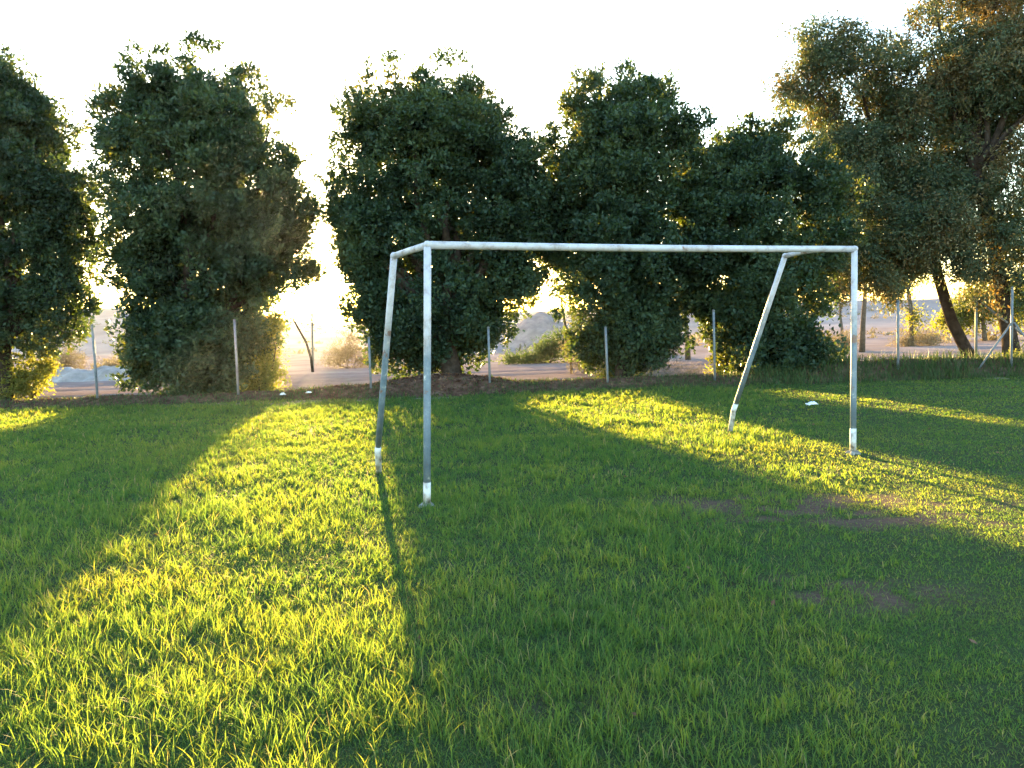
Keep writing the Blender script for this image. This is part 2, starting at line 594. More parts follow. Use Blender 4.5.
tag(link('bank_weeds', me, M['weed']), 'dark rank grass and weeds growing along the bank at the fence', 'weeds', kind='stuff')
# fallen leaves on the bank
n = 16000
x = rng.uniform(-16, 14, n); y = rng.normal(20.0, .55, n)
k = rng.random(n) < np.clip(.10 + .9 * np.exp(-((x - T3[0]) / 2.2) ** 2), 0, 1)
x, y = x[k], y[k]; n = len(x)
P = np.stack([x, y, bank_z(x, y) + .012], -1)
xl, yl = scatter(2.2, 18.5, 1.6)
P = np.concatenate([P, np.stack([xl, yl, lawn_z(xl, yl) + rng.uniform(.02, .05, len(xl))], -1)]); n = len(P)
D = rng.normal(0, 1, (n, 3)) * (1, 1, .35); D /= np.linalg.norm(D, axis=1)[:, None]
N = rng.normal(0, .5, (n, 3)) + (0, 0, 1)
S = np.cross(D, N); S /= np.linalg.norm(S, axis=1)[:, None]
L = rng.uniform(.04, .10, n)[:, None]
L[-len(xl):] *= .5
V = np.stack([P - D * L * .5, P + S * L * .28, P + D * L * .5, P - S * L * .28], 1).reshape(-1, 3)
me = mesh_np('fallen_leaves', V, [np.arange(n * 4).reshape(-1, 4)], {'tint': np.repeat(rng.random(n), 4)})
tag(link('fallen_leaves', me, M['litter_leaf']), 'brown fallen leaves on the bank under the trees and scattered over the lawn', 'fallen leaves', kind='stuff')


# ------------------------------------------------------------------ trees
def leaves_mesh(name, P, OUT, size, per, spread, tint_c, droop=0.0, aspect=.5, tjit=.14, up=.25):
    """P cluster points, OUT outward directions -> rhombic leaves around each twig"""
    n = len(P)
    P = np.repeat(P, per, 0); OUT = np.repeat(OUT, per, 0); t = np.repeat(tint_c, per)
    N = len(P)
    P = P + rng.normal(0, spread, (N, 3))
    D = OUT * .7 + rng.normal(0, .6, (N, 3)) + np.array([0, 0, up - droop])
    D /= np.linalg.norm(D, axis=1)[:, None] + 1e-9
    Nn = rng.normal(0, .8, (N, 3)) + np.array([0, 0, .55]) + OUT * .4
    S = np.cross(D, Nn); S /= np.linalg.norm(S, axis=1)[:, None] + 1e-9
    U = np.cross(S, D)
    L = (size * rng.uniform(.6, 1.35, N))[:, None]
    Wd = L * aspect * .5
    V = np.stack([P - D * L * .5, P + S * Wd - U * L * .05, P + D * L * .5 - U * L * .12, P - S * Wd - U * L * .05], 1).reshape(-1, 3)
    tt = np.clip(t + rng.normal(0, tjit, N), 0, 1)
    return mesh_np(name, V, [np.arange(N * 4).reshape(-1, 4)], {'tint': np.repeat(tt, 4)})


def lobe_points(lobes, dens, seed, gap=.35, gfreq=1.0, shell=.85, surf=.30, gap2=0.0):
    """lobes: list of (centre, radii). Points filling the lobes, ragged outside, with gaps"""
    PP, OO, LB = [], [], []
    cen = np.array([l[0] for l in lobes]); mid = cen.mean(0)
    for i, (c, r) in enumerate(lobes):
        c, r = np.array(c), np.array(r)
        area = 4 * np.pi * ((r[0] * r[2]) ** 1.6 + (r[0] * r[1]) ** 1.6 + (r[1] * r[2]) ** 1.6) ** (1 / 1.6) / 3 ** (1 / 1.6)
        n = int(area * dens)
        d = rng.normal(0, 1, (n, 3)); d /= np.linalg.norm(d, axis=1)[:, None]
        rr = 1 - shell * rng.random(n) ** 1.3
        bump = 1 + surf * 2 * (noise3(d * r.mean() + c, 1.9, seed + i) - .5) + .22 * (noise3(d * r.mean() + c, 4.5, seed + 3 * i) - .5)
        p = c + d * r * (rr * bump)[:, None]
        k = (noise3(p, gfreq, seed) > gap - .18 * (rng.random(n))) & (noise3(p, .62, seed + 9) > gap2 - .06 * rng.random(n))
        PP.append(p[k]); o = d[k] + .3 * (p[k] - mid) / (np.linalg.norm(p[k] - mid, axis=1)[:, None] + .1)
        OO.append(o / (np.linalg.norm(o, axis=1)[:, None] + 1e-9)); LB.append(np.full(k.sum(), i))
    return np.concatenate(PP), np.concatenate(OO), np.concatenate(LB)


def clumps(P, O, LB, n, r0_, r1_, seed):
    """each point becomes a bough-sized clump, fuller on its outer and upper side"""
    r = np.random.default_rng(seed)
    N = len(P)
    rad = np.repeat(r.uniform(r0_, r1_, N), n)
    d = r.normal(0, 1, (N * n, 3)); d /= np.linalg.norm(d, axis=1)[:, None]
    o = np.repeat(O, n, 0)
    d = d + .5 * o + np.array([0, 0, .3]); d /= np.linalg.norm(d, axis=1)[:, None]
    p = np.repeat(P, n, 0) + d * (rad * (.45 + .55 * r.random(N * n) ** .5))[:, None] * np.array([1, 1, .85])
    return p, d * .7 + .3 * o, np.repeat(LB, n), np.repeat(r.normal(0, 1, N), n)


def sprigs(P, O, count, length, up, step=.07):
    """short leafy shoots poking out of the crown"""
    idx = rng.choice(len(P), count, replace=False)
    A, B = [], []
    for i in idx:
        d = O[i] + np.array([0, 0, up]) + rng.normal(0, .25, 3); d /= np.linalg.norm(d)
        L = length * rng.uniform(.4, 1.3)
        s = np.arange(0, L, step)
        A.append(P[i] + d * s[:, None] + rng.normal(0, .015, (len(s), 3)))
        B.append(np.repeat(d[None], len(s), 0))
    return np.concatenate(A), np.concatenate(B)


def px_lobes(lst, depth, dscale=.85, seed=0, spread=.55):
    """crown masses given as sizes seen on the photograph, set at the tree's own distance with their own depth"""
    r = np.random.default_rng(seed)
    out = []
    xs = [l[0] for l in lst]
    x0, x1 = min(xs), max(xs)
    for (cx, cy, rx, ry) in lst:
        dd = depth + r.uniform(-spread, spread) * 1.3
        c = at_depth(cx, cy, dd)
        s = dd / F
        rd = max(rx, min(ry, rx * 1.3)) * s * dscale + .25
        out.append((c, (rx * s, rd, ry * s)))
    return out


def build_trunk(tb, base, paths):
    for pts, rads in paths:
        tb.tube(pts, rads, 10, True, .06)


def curve(a, b, n=7, sag=0.0, wig=.05):
    a, b = np.array(a), np.array(b)
    t = np.linspace(0, 1, n)[:, None]
    p = a + (b - a) * t
    p += np.sin(t * np.pi) * np.array([0, 0, sag])
    w = rng.normal(0, wig * np.linalg.norm(b - a) / 3, (n, 3)); w[0] = 0; w[-1] = 0
    return p + w


def tree(name, base, lobes, label, cat='tree', group=None, mat='ficus', trunk_r=.22, fork=1.6, dens=4.8, per=9, size=.122, nclump=14, crad=(.20, .42),
         spread=.07, gap=.36, gfreq=1.5, seed=1, nsprig=120, sprig=.5, up=.8, droop=0.0, aspect=.5, trunk_pts=None, bark='bark', surf=.34, tint0=.45, gap2=.2):
    global rng
    rng = np.random.default_rng(1000 + seed)      # every tree keeps its own shape
    base = np.array(base)
    root = thing(name, base, label, cat, group)
    tb = TB()
    if trunk_pts is None:
        mid = np.mean([l[0] for l in lobes], 0)
        top = base + np.array([(mid[0] - base[0]) * .25, (mid[1] - base[1]) * .25, fork])
        trunk_pts = curve(base - (0, 0, .15), top, 6, 0, .05)
    k = len(trunk_pts)
    rad = trunk_r * (1 - .3 * np.linspace(0, 1, k)); rad[0] *= 1.45
    tb.tube(trunk_pts, rad, 12, True, .07)
    top = np.array(trunk_pts[-1])
    order = sorted(range(len(lobes)), key=lambda i: -lobes[i][0][2])
    for j, i in enumerate(order):
        c, r = lobes[i]
        end = np.array(c) + np.array([0, 0, r[2] * .55])
        if end[2] < top[2] + .3: continue
        p = curve(top + rng.normal(0, trunk_r * .3, 3), end, 8, -.05, .06)
        tb.tube(p, np.linspace(trunk_r * .55, .018, 8), 7, True, .08)
    link('trunk', tb.mesh('trunk'), M[bark], root, smooth=True)
    P, O, LB = lobe_points(lobes, dens, seed, gap, gfreq, surf=surf, gap2=gap2)
    P, O, LB, cj = clumps(P, O, LB, nclump, crad[0], crad[1], seed)
    ct = np.clip(tint0 + (.2 if mat == 'pepper' else .12) * cj + .8 * (noise3(P, .9, seed + 5) - .5) + .35 * (np.random.default_rng(seed).random(len(lobes)) - .5)[LB], 0, 1)
    if nsprig:
        A, B = sprigs(P, O, nsprig, sprig, up)
        P = np.concatenate([P, A]); O = np.concatenate([O, B]); ct = np.concatenate([ct, np.full(len(A), tint0 + .15)])
        # shoots carry tighter clusters: the spread is shared, which keeps them ragged
    k = P[:, 2] > .06
    me = leaves_mesh('crown', P[k], O[k], size, per, spread, ct[k], droop, aspect)
    link('crown', me, M[mat], root)
    return root


ROW = 'broadleaf trees in the row behind the fence'
D = 21.6


def base_at(px, d):
    p = at_depth(px, 380, d)
    return (p[0], d, float(bank_z(np.array([p[0]]), np.array([d]))[0]) if d < 22.5 else 0)


tree('broadleaf_tree', base_at(3, D), px_lobes(
    [(20, 104, 18, 42), (47, 128, 20, 44), (-20, 100, 38, 62), (5, 140, 50, 60), (22, 195, 62, 66), (62, 215, 30, 55), (8, 275, 76, 56), (60, 290, 30, 45),
     (-60, 200, 55, 110), (-40, 310, 55, 45), (-100, 240, 50, 90), (25, 325, 45, 32)], D, seed=1),
    'dark broadleaf tree cut by the left edge of the photo, bare trunk at its foot', group=ROW, seed=3, trunk_r=.24)
tree('broadleaf_tree', base_at(190, D), px_lobes(
    [(156, 98, 26, 48), (206, 96, 24, 46), (243, 118, 24, 50), (273, 158, 20, 56), (126, 140, 23, 58), (180, 130, 50, 60), (225, 160, 55, 62), (150, 200, 46, 66), (250, 215, 45, 60),
     (287, 222, 22, 42), (200, 240, 75, 60), (265, 272, 34, 40), (143, 265, 33, 42), (203, 300, 70, 50), (158, 322, 38, 42), (235, 312, 36, 28), (175, 355, 42, 34), (142, 366, 18, 20), (213, 345, 54, 46), (203, 380, 46, 28), (242, 330, 28, 38), (308, 208, 13, 8), (306, 268, 14, 7), (298, 245, 12, 12)], D, seed=2),
    'tall broadleaf tree with upright plumes on top and leaves reaching the ground', group=ROW, seed=8, trunk_r=.24)
tree('broadleaf_tree', (T3[0], D - .6, .25), px_lobes(
    [(400, 116, 42, 40), (450, 114, 46, 40), (490, 142, 30, 38), (368, 138, 28, 40), (516, 176, 20, 38), (440, 160, 80, 66), (380, 205, 42, 55), (503, 215, 40, 54), (440, 235, 84, 56),
     (356, 250, 22, 40), (385, 285, 34, 48), (500, 280, 38, 40), (440, 300, 66, 46), (414, 338, 34, 30), (465, 338, 36, 28), (430, 355, 44, 20), (532, 215, 16, 50), (347, 215, 14, 42), (440, 140, 62, 50), (520, 265, 20, 36), (536, 176, 12, 30), (542, 238, 12, 40), (372, 314, 20, 24), (386, 350, 15, 20), (390, 338, 18, 18), (430, 322, 52, 30), (470, 316, 40, 28), (450, 334, 46, 18)], D, seed=3),
    'round-topped broadleaf tree with a thick bare trunk behind the left goalpost', group=ROW, seed=13, trunk_r=.30, fork=1.2)
tree('broadleaf_tree', base_at(622, D), px_lobes(
    [(588, 116, 25, 36), (625, 106, 28, 36), (660, 120, 24, 40), (686, 136, 12, 30), (578, 158, 22, 46), (640, 150, 60, 60), (575, 222, 30, 58), (640, 235, 66, 66), (690, 200, 28, 60),
     (602, 285, 46, 46), (655, 300, 46, 50), (628, 335, 40, 36), (690, 265, 26, 46), (558, 205, 16, 56), (556, 262, 14, 34), (704, 225, 16, 56), (622, 352, 36, 24), (598, 342, 26, 24), (652, 345, 30, 26), (640, 135, 44, 44), (618, 180, 50, 50)], D, seed=4),
    'broadleaf tree with a pointed ragged top behind the middle of the crossbar', group=ROW, seed=21, trunk_r=.22)
tree('broadleaf_tree', base_at(765, D), px_lobes(
    [(735, 156, 30, 32), (768, 160, 28, 36), (740, 195, 48, 50), (800, 195, 40, 46), (760, 250, 66, 56), (815, 260, 36, 50), (765, 300, 62, 50), (775, 345, 56, 42), (805, 365, 32, 20), (748, 365, 30, 22), (706, 262, 24, 56), (716, 200, 22, 46), (825, 215, 26, 44), (712, 310, 24, 34)], D, seed=5),
    'lower dense broadleaf tree behind the leaning rear pole, leafy down to the ground', group=ROW, seed=34, trunk_r=.22)

# feathery trees on the right
tb7 = at_depth(972, 364, 24.5); tb7[2] = 0
t7 = [at_depth(px, py, 24.5) for px, py in ((975, 366), (966, 350), (952, 322), (942, 290), (934, 262), (926, 235))]
tree('feathery_tree', (t7[0][0], 24.5, 0), px_lobes(
    [(828, 60, 38, 34), (800, 86, 22, 26), (862, 84, 42, 40), (900, 108, 40, 44), (826, 122, 44, 34), (866, 150, 52, 42), (918, 172, 44, 44), (838, 190, 42, 42), (880, 215, 46, 40), (850, 240, 36, 36),
     (930, 226, 40, 36), (900, 262, 40, 24), (875, 285, 26, 16), (895, 190, 50, 40), (945, 190, 40, 40), (845, 160, 44, 44), (905, 240, 46, 34), (825, 270, 26, 30), (885, 60, 26, 26)], 24.0, seed=6),
    'olive-brown feathery tree with a leaning dark trunk, crown above the right goalpost', group='feathery trees at the right', mat='pepper', seed=44, trunk_r=.19,
    trunk_pts=np.array(t7), dens=4.4, nclump=17, crad=(.24, .5), size=.115, aspect=.36, droop=.55, gap=.43, gfreq=1.3, surf=.5, gap2=.37, nsprig=300, sprig=.5, up=-.2, spread=.10)
t8 = [at_depth(px, py, 23.2) for px, py in ((1014, 372), (1010, 340), (1003, 300), (996, 255), (985, 210), (975, 170))]
tree('feathery_tree', (t8[0][0], 23.2, 0), px_lobes(
    [(935, 16, 36, 18), (985, 10, 50, 34), (965, 62, 44, 30), (1010, 70, 48, 40), (1045, 40, 40, 70), (960, 118, 44, 40), (1030, 125, 32, 36), (985, 180, 48, 36), (1050, 200, 50, 60), (1000, 225, 36, 26), (970, 250, 30, 26),
     (1060, 110, 40, 60), (1040, 275, 40, 30), (985, 283, 22, 16), (930, 60, 18, 22), (1000, -40, 70, 40), (1000, 110, 50, 50), (955, 85, 40, 40), (1015, 160, 30, 30), (985, 140, 40, 36), (950, 215, 36, 36)], 23.0, seed=7),
    'golden-brown feathery tree rising out of the top right corner', group='feathery trees at the right', mat='pepper', seed=55, trunk_r=.22,
    trunk_pts=np.array(t8), dens=4.4, nclump=17, crad=(.24, .5), size=.115, aspect=.36, droop=.55, gap=.44, gfreq=1.3, surf=.5, gap2=.37, nsprig=300, sprig=.5, up=-.2, spread=.10, tint0=.58)


# ------------------------------------------------------------------ shrubs
def shrub(name, px_list, depth, label, cat='shrub', mat='lit_shrub', group=None, seed=1, dens=70, per=7, size=.07, aspect=.5, gap=.3, spread=.07, stems=7, bark='bark', tint0=.5, nsprig=60, sprig=.3, surf=.4):
    lobes = px_lobes(px_list, depth, seed=seed, spread=.2)
    c = np.mean([l[0] for l in lobes], 0)
    root = thing(name, (c[0], depth, 0), label, cat, group)
    tb = TB()
    for k in range(stems):
        l = lobes[k % len(lobes)]
        e = np.array(l[0]) + rng.normal(0, .3, 3) * np.array(l[1])
        tb.tube(curve((c[0] + rng.normal(0, .08), depth + rng.normal(0, .08), -.08), e, 6, 0, .1), np.linspace(.022, .006, 6), 5)
    link('stem', tb.mesh('stem'), M[bark], root)
    P, O, LB = lobe_points(lobes, dens, seed, gap, 1.6, surf=surf, shell=.9)
    ct = np.clip(tint0 + .9 * (noise3(P, 1.5, seed + 5) - .5), 0, 1)
    if nsprig and len(P) > nsprig:
        A, B = sprigs(P, O, nsprig, sprig, .6)
        P = np.concatenate([P, A]); O = np.concatenate([O, B]); ct = np.concatenate([ct, np.full(len(A), tint0)])
    k = P[:, 2] > .03
    link('foliage', leaves_mesh('foliage', P[k], O[k], size, per, spread, ct[k], 0, aspect), M[mat], root)
    return root


shrub('leafy_shrub', [(30, 375, 20, 18), (18, 385, 22, 16), (40, 366, 12, 12)], 22.0, 'sunlit yellow-green shrub beside the bare trunk at the left edge', seed=3, size=.09)
shrub('leafy_shrub', [(262, 345, 20, 24), (268, 375, 16, 22), (255, 385, 22, 16), (272, 325, 10, 14)], 22.1, 'sunlit yellow-green shrub at the right foot of the plumed tree', seed=4, size=.09)
shrub('leafy_shrub', [(735, 360, 14, 20), (728, 372, 12, 14), (745, 345, 12, 16)], 22.4, 'sunlit yellow-green shrub left of the leaning rear pole', seed=5, size=.09)
shrub('leafy_shrub', [(625, 372, 20, 10), (607, 376, 16, 9), (640, 366, 12, 10)], 22.6, 'small yellow-green shrub under the pointed ragged tree', seed=6, size=.06)
shrub('leafy_shrub', [(548, 350, 20, 14), (530, 359, 20, 8), (566, 344, 16, 16), (584, 354, 14, 12), (512, 362, 14, 5)], 34.0, 'hazy green shrub in front of the spoil heap', seed=7, size=.11, spread=.14, tint0=.3, dens=40, gap=.4, mat='far_shrub')
shrub('dry_shrub', [(585, 362, 16, 16), (575, 348, 10, 18), (596, 350, 9, 12)], 24.5, 'bare brown shrub right of the hazy green shrub', mat='grey_twig', seed=8, size=.11, aspect=.12, dens=40, bark='pale_bark', gap=.42, tint0=.35)
shrub('dry_shrub', [(672, 370, 20, 14), (658, 376, 14, 10), (688, 374, 12, 10)], 21.0, 'grey twiggy shrub on the bank behind the crossbar', mat='grey_twig', seed=9, size=.09, aspect=.10, dens=60, bark='pale_bark', gap=.4)
shrub('dry_shrub', [(348, 352, 20, 18), (335, 362, 16, 10), (365, 360, 14, 12), (352, 338, 12, 12)], 36.0, 'tan dry shrub across the road in the sunlit gap', mat='dry', seed=10, size=.14, aspect=.14, dens=34, spread=.13, bark='pale_bark', gap=.4)
shrub('dry_shrub', [(68, 362, 16, 14), (58, 370, 14, 8), (82, 370, 12, 7)], 37.0, 'tan dry shrub across the road at the far left', mat='dry', seed=11, size=.15, aspect=.16, dens=36, spread=.13, bark='pale_bark', gap=.36)
shrub('dry_shrub', [(112, 369, 18, 6), (130, 371, 14, 5)], 37.5, 'low orange dry shrub behind the pale rubble bank', mat='dry', seed=12, size=.15, aspect=.16, dens=36, spread=.13, bark='pale_bark', gap=.36)
shrub('dry_shrub', [(845, 345, 12, 9), (832, 350, 10, 8)], 36.0, 'orange dry shrub across the road right of the leaning pole', mat='dry', seed=13, size=.15, aspect=.16, dens=36, spread=.13, bark='pale_bark', gap=.36)
shrub('dry_shrub', [(925, 340, 18, 8), (905, 343, 14, 6)], 38.0, 'orange dry shrub across the road behind the feathery trees', mat='dry', seed=14, size=.15, aspect=.16, dens=36, spread=.13, bark='pale_bark', gap=.36)
shrub('leafy_shrub', [(1018, 366, 14, 14), (1034, 360, 16, 18)], 21.8, 'green shrub at the foot of the braced fence post', seed=15, size=.06)
shrub('leafy_shrub', [(838, 362, 8, 14), (846, 372, 8, 10)], 22.2, 'dull green shrub against the lower dense tree', seed=16, size=.06, mat='ficus')


# scattered dry scrub on the hills reads as one mass
n = 2600
x = rng.uniform(-150, 150, n); y = rng.uniform(40, 190, n)
k = noise2(x, y, .05, 5) > .5
x, y = x[k], y[k]; n = len(x)
z = np.where(y > 76, hill_z(x, y), 0.0)
P0 = np.repeat(np.stack([x, y, z], -1), 22, 0)
szs = np.repeat(rng.uniform(.2, .75, n), 22)
dd = rng.normal(0, 1, (len(P0), 3)); dd[:, 2] = np.abs(dd[:, 2]); dd /= np.linalg.norm(dd, axis=1)[:, None]
P0 = P0 + dd * (szs * rng.random(len(P0)) ** .4)[:, None] * np.array([1.1, 1.1, .8])
me = leaves_mesh('scrub', P0, dd, .35, 1, .02, np.repeat(rng.random(n), 22), 0, .35)
tag(link('scrub', me, M['dry']), 'dry scrub dotted over the pale slopes beyond the road', 'scrub', kind='stuff')


# ------------------------------------------------------------------ slight trees beyond the road
def slight_tree(name, trunk_px, depth, lobes_px, label, mat, r=.07, group=None, seed=1, size=.13, dens=34, gap=.42, bark='pale_bark', cat='tree'):
    pts = [at_depth(a, b, depth) for a, b in trunk_px]
    pts[0][2] = -.1
    root = thing(name, (pts[0][0], depth, 0), label, cat, group)
    tb = TB()
    tb.tube(pts, np.linspace(r, r * .5, len(pts)), 8, True, .05)
    lobes = px_lobes(lobes_px, depth, seed=seed)
    for c, rr in lobes:
        tb.tube(curve(pts[-1], c, 6, 0, .08), np.linspace(r * .6, .02, 6), 6)
    link('trunk', tb.mesh('trunk'), M[bark], root, smooth=True)
    P, O, LB = lobe_points(lobes, dens, seed, gap, 1.0, surf=.45, shell=.8)
    ct = np.clip(.5 + .9 * (noise3(P, 1., seed + 5) - .5), 0, 1)
    link('crown', leaves_mesh('crown', P, O, size, 6, .13, ct, .1, .45), M[mat], root)
    return root


FT = 'slender trees beyond the dirt road'
slight_tree('slender_tree', [(862, 353), (863, 325), (865, 295), (866, 272)], 34, [(862, 262, 20, 22), (876, 245, 18, 20), (850, 280, 12, 10)], 'slender tree with a straight trunk right of the right goalpost', 'pepper', .13, FT, 3)
slight_tree('slender_tree', [(843, 343), (842, 330), (840, 312)], 40, [(838, 290, 16, 14), (848, 275, 14, 16)], 'short slender tree left of the right goalpost', 'pepper', .10, FT, 4)
slight_tree('slender_tree', [(912, 343), (911, 318), (908, 290)], 38, [(905, 282, 14, 12), (918, 270, 14, 16), (914, 318, 9, 16)], 'slender leafy tree between two fence posts on the right', 'lit_shrub', .11, FT, 5)
slight_tree('slender_tree', [(688, 354), (687, 335), (685, 310)], 33, [(680, 300, 14, 14), (695, 290, 12, 16)], 'pale slender tree in the gap behind the crossbar', 'lit_shrub', .12, FT, 6)
slight_tree('slender_tree', [(572, 378), (570, 350), (564, 318), (561, 298)], 25, [(566, 305, 12, 10), (556, 294, 10, 10)], 'thin bare-stemmed tree before the spoil heap', 'lit_shrub', .05, FT, 7, .07, 30)
slight_tree('leafy_tree', [(985, 348), (984, 330), (982, 312)], 42, [(985, 300, 22, 22), (962, 315, 20, 18), (1008, 305, 20, 26), (948, 322, 14, 14), (1030, 300, 22, 26)], 'pale yellow-green tree in the distance behind the braced post', 'lit_shrub', .15, None, 8, .16, 40, .36)
slight_tree('dead_tree', [(313, 373), (311, 358), (306, 342), (298, 328), (293, 319)], 33, [(306, 319, 8, 2), (288, 318, 5, 5)], 'leaning dry trunk with a side branch across the road in the sunlit gap', 'dry', .065, None, 9, .10, 14, .5, 'bark')

# ------------------------------------------------------------------ fence posts
pA, pH = on_ground(97, 406), on_ground(1011, 375)


def fence_point(px):
    # where the sight line to px crosses the straight fence line
    d = ray(px, 390)
    A = np.array([[d[0], -(pH[0] - pA[0])], [d[1], -(pH[1] - pA[1])]])
    t = np.linalg.solve(A, pA[:2] - EYE[:2])
    q = EYE[:2] + d[:2] * t[0]
    return np.array([q[0], q[1], 0.0])


posts = [(97, 'leftmost fence post, grey, standing alone in the gap between two trees', 2.0),
         (238, 'grey fence post in front of the plumed leafy tree', 2.0),
         (371, 'grey fence post just left of the goal rear pole', 1.45),
         (490, 'pale fence post to the right of the thick bare trunk', 1.6),
         (608, 'grey fence post in front of the pointed ragged tree', 1.5),
         (715, 'tall grey fence post left of the leaning rear pole', 1.82),
         (898, 'pale fence post right of the right goalpost', 1.9),
         (1011, 'pale corner fence post with two diagonal braces', 2.12)]
FG = 'fence posts along the edge of the lawn'
for px, lab, h in posts:
    p = fence_point(px)
    root = thing('fence_post', p, lab, 'fence post', FG)
    lean = rng.normal(0, .006, 2)
    tb = TB()
    top = p + np.array([lean[0] * h, lean[1] * h, h])
    tb.tube([p - (0, 0, .2), (p + top) / 2, top], .030, 12)
    link('pipe', tb.mesh('pipe'), M['galv'], root, smooth=False)
    tb = TB()
    tb.tube([top - (0, 0, .012), top + (0, 0, .012), top + (0, 0, .03)], [.036, .036, .016], 12)
    link('cap', tb.mesh('cap'), M['galv_dark'], root)
    if px == 1011:
        dirx = (pH - pA) / np.linalg.norm(pH - pA)
        for sg, zt, run in ((-1, 1.28, .95), (1, 1.28, .95)):
            tb = TB()
            tb.tube([p + np.array([sg * .03, -.05, zt]), p + sg * dirx * run + np.array([0, -.05, .0])], .024, 8)
            link('brace', tb.mesh('brace'), M['galv'], root)
# second line post with a long strut, further back
q = at_depth(976, 362, 23.0); q[2] = 0
root = thing('fence_post', q, 'thin dark post with a long strut behind the leaning trunk', 'fence post')
tb = TB(); tb.tube([q - (0, 0, .2), q + (0, 0, 1.1), q + (0, 0, 1.98)], .036, 10)
link('pipe', tb.mesh('pipe'), M['galv_dark'], root)
tb = TB(); s0 = at_depth(968, 292, 23.1); s1 = at_depth(1042, 352, 23.1)
tb.tube([q + (-.05, .05, 2.0), q + (.9, .05, 1.25), q + (2.2, .05, .2)], .03, 8)
link('strut', tb.mesh('strut'), M['galv_dark'], root)
# lone pole across the road
q = at_depth(313, 372, 33.5); q[2] = 0
qt = at_depth(312, 313, 33.5)
root = thing('pole', q, 'thin lone pole beside the leaning dry trunk across the road', 'pole')
tb = TB(); tb.tube([q - (0, 0, .2), (q + qt) / 2, qt], .045, 8)
link('shaft', tb.mesh('shaft'), M['galv_dark'], root)
tb = TB(); tb.tube([qt, qt + (0, 0, .03)], [.055, .03], 8)
link('cap', tb.mesh('cap'), M['galv_dark'], root)

# ------------------------------------------------------------------ the goal
HG = 2.40
L0, R0 = on_ground(427, 507), on_ground(853, 454)
RL0, RR0 = on_ground(379, 474), on_ground(730, 433)


def at_height(px, py, z):
    d = ray(px, py)
    return EYE + d * ((z - HC) / d[2])


L1 = at_depth(427.5, 245, L0[1]); R1 = at_depth(854.5, 249, R0[1])
RL1 = at_depth(394, 256, 0.5 * (L0[1] + RL0[1]) - .15)
RR1 = at_depth(785, 256, 0.5 * (R0[1] + RR0[1]) + .05)
print('goal', L0, R0, RL0, RR0, L1, R1, RL1, RR1, 'w', np.linalg.norm(R0 - L0))
gc = (L0 + R0) / 2
root = thing('football_goal', gc, 'worn white metal football goal without a net, standing on the lawn', 'goal')
rp = .0335


def pipe(name, pts, r=rp, mat='goal', seg=18):
    tb = TB(); tb.tube(pts, r, seg)
    return link(name, tb.mesh(name), M[mat], root, smooth=False)


def shade(o):
    for pl in o.data.polygons:
        if len(pl.vertices) == 4: pl.use_smooth = True
    return o


def lerp(a, b, t): return a + (b - a) * t


def goal_leg(name, top, foot, white_to, kink=None, rust=False, wf=.93):
    """pipe with a white painted foot as a sub-part"""
    if kink is None:
        pts = [top, lerp(top, foot, .33), lerp(top, foot, .66), lerp(top, foot, white_to)]
        w = [lerp(top, foot, white_to - .002), lerp(top, foot, .985)]
    else:
        pts = [top, lerp(top, kink, .33), lerp(top, kink, .66), lerp(top, kink, wf)]
        w = [lerp(top, kink, wf - .004), kink, lerp(kink, foot, .95)]
    o = shade(pipe(name, pts))
    tb = TB(); tb.tube(w, rp + .0014, 18)
    ow = link('painted_foot', tb.mesh('painted_foot'), M['white_base'], o)
    # parent chain offsets: o sits at the goal's origin
    shade(ow)
    if rust:
        tb = TB(); tb.tube([lerp(kink, foot, .9), foot - (0, 0, .02)], rp + .006, 14)
        link('rusty_end', tb.mesh('rusty_end'), M['rust'], o)
    return o


goal_leg('post', L1, L0, .905)
goal_leg('post', R1, R0, .875)
sag = np.array([0, 0, -.012])
shade(pipe('crossbar', [L1 + (L1 - R1) * .004, lerp(L1, R1, .25) + sag * .7, lerp(L1, R1, .5) + sag, lerp(L1, R1, .75) + sag * .7, R1 + (R1 - L1) * .004], rp + .002))
shade(pipe('side_bar', [L1, lerp(L1, RL1, .5) + (0, 0, .0), RL1], rp - .002))
shade(pipe('side_bar', [R1, lerp(R1, RR1, .35) + (0, 0, .035), lerp(R1, RR1, .7) + (0, 0, .03), RR1], rp - .002))
kl = lerp(RL1, RL0, .88) + np.array([-.025, -.04, 0]); kr = at_depth(733.5, 411, RR0[1] - .06)
goal_leg('rear_pole', RL1, RL0, .9, kl, False, .975)
goal_leg('rear_pole', RR1, RR0, .9, kr, True, .95)
# rounded elbows
for nm, c in (('elbow', L1), ('elbow', R1), ('elbow', RL1), ('elbow', RR1)):
    tb = TB()
    a = np.linspace(-math.pi / 2, math.pi / 2, 9)
    tb.tube([c + np.array([0, 0, (rp + .004) * math.sin(t)]) for t in a], [(rp + .004) * max(math.cos(t), .02) for t in a], 16)
    link(nm, tb.mesh(nm), M['goal'], root, smooth=True)
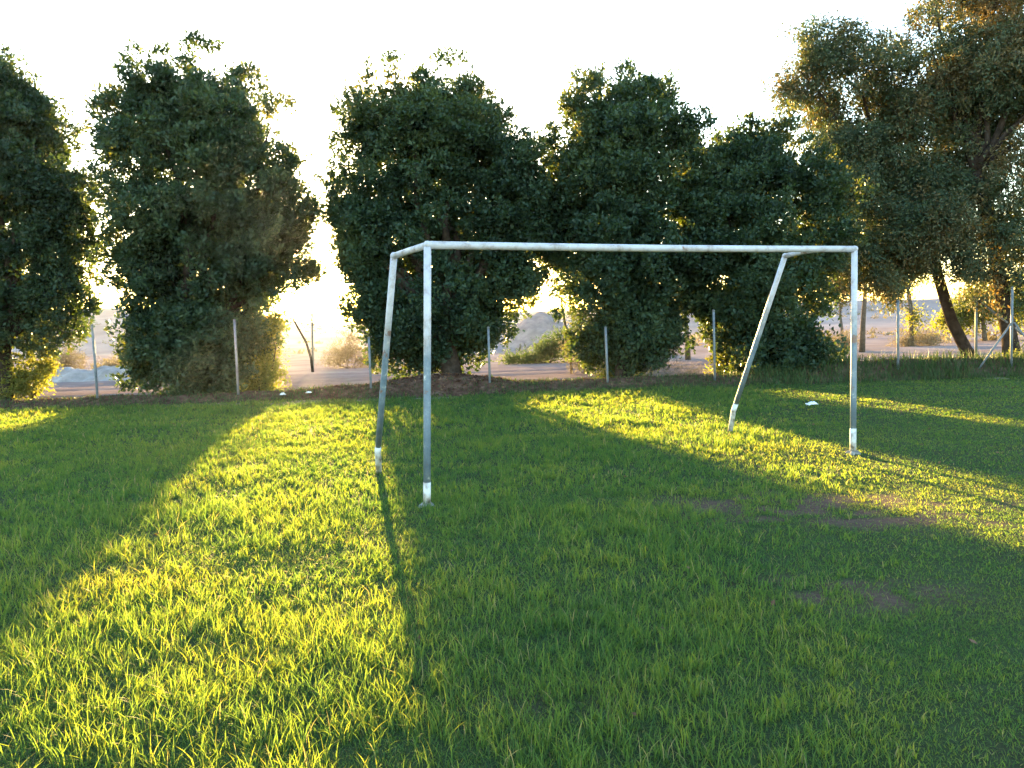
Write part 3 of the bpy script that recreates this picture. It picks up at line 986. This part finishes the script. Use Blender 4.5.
# crumbling concrete footings round the two front posts
for c in (L0, R0):
    nth, nr = 28, 6
    V = [c + np.array([0, 0, .045])]
    Fq, Ft = [], []
    for i in range(1, nr + 1):
        for j in range(nth):
            a = 2 * math.pi * j / nth
            rr = i / nr * (.10 + .055 * (noise3(np.array([[math.cos(a), math.sin(a), c[0]]]), 2.0, 3)[0] - .5) * 2)
            z = .042 * (1 - (i / nr) ** 3) + .016 * (rng.random() - .5) - (.03 if i == nr else 0)
            V.append(c + np.array([rr * math.cos(a), rr * math.sin(a), z]))
    for j in range(nth):
        Ft.append((0, 1 + j, 1 + (j + 1) % nth))
    for i in range(nr - 1):
        for j in range(nth):
            a0 = 1 + i * nth + j; a1 = 1 + i * nth + (j + 1) % nth
            Fq.append((a0, a0 + nth, a1 + nth, a1))
    link('footing', mesh_np('footing', V, [np.array(Fq), np.array(Ft)]), M['concrete'], root)


# ------------------------------------------------------------------ litter
def scrap(p, sx, sy, sz, label, seed):
    r = np.random.default_rng(seed)
    nx, ny = 12, 8
    V = []
    for layer in (0, 1):
        for j in range(ny):
            for i in range(nx):
                u, v = i / (nx - 1) - .5, j / (ny - 1) - .5
                rag = 1 + .25 * r.normal()
                z = sz * (.35 + .9 * noise3(np.array([[u * 3 + seed, v * 3, .3]]), 2.2, seed)[0]) * (1 - 1.6 * max(abs(u), abs(v)) ** 2)
                V.append((u * sx * (1 + .12 * r.normal()), v * sy * (1 + .12 * r.normal()), z if layer else z - .006))
    f = []
    m = nx * ny
    for j in range(ny - 1):
        for i in range(nx - 1):
            a = j * nx + i
            f.append((m + a, m + a + 1, m + a + nx + 1, m + a + nx)); f.append((a, a + nx, a + nx + 1, a + 1))
    for i in range(nx - 1):
        f.append((i, i + 1, m + i + 1, m + i)); b = (ny - 1) * nx; f.append((b + i + 1, b + i, m + b + i, m + b + i + 1))
    for j in range(ny - 1):
        a, b = j * nx, (j + 1) * nx
        f.append((b, a, m + a, m + b)); a += nx - 1; b += nx - 1; f.append((a, b, m + b, m + a))
    o = link('paper_scrap', mesh_np('paper_scrap', np.array(V), [np.array(f)]), M['plastic'])
    o.location = p
    return tag(o, label, 'litter', 'white scraps of litter')


p = on_ground(812, 409); p[2] = .045
scrap(p, .17, .13, .09, 'crumpled white scrap on the grass between the two right goal poles', 3)
for px, lab, s in ((283, 'small white scrap on the bank beside the sunlit shrub', 5), (309, 'small white scrap on the bank in the sunlit gap', 6)):
    p = at_depth(px, 396, 19.4); p[2] = float(bank_z(np.array([p[0]]), np.array([19.4]))[0]) + .03
    scrap(p, .13, .10, .08, lab, s)


# ------------------------------------------------------------------ air
def haze_box(x0, x1, y0, y1, z0, z1, dens):
    V = [(x, y, z) for z in (z0, z1) for y in (y0, y1) for x in (x0, x1)]
    f = np.array([(0, 2, 3, 1), (4, 5, 7, 6), (0, 1, 5, 4), (2, 6, 7, 3), (0, 4, 6, 2), (1, 3, 7, 5)])
    m, nt, n, l, out = newmat('air')
    v = n.new('ShaderNodeVolumePrincipled')
    v.inputs['Color'].default_value = (.86, .88, 1.0, 1)
    v.inputs['Density'].default_value = dens
    v.inputs['Anisotropy'].default_value = .82
    l.new(v.outputs[0], out.inputs['Volume'])
    o = link('haze', mesh_np('haze', V, [f]), m)
    tag(o, 'pale dusty air over the lawn and the slopes beyond', 'haze', kind='stuff')


haze_box(-2600, 2600, -70, 2600, -2.2, 22, .00008)
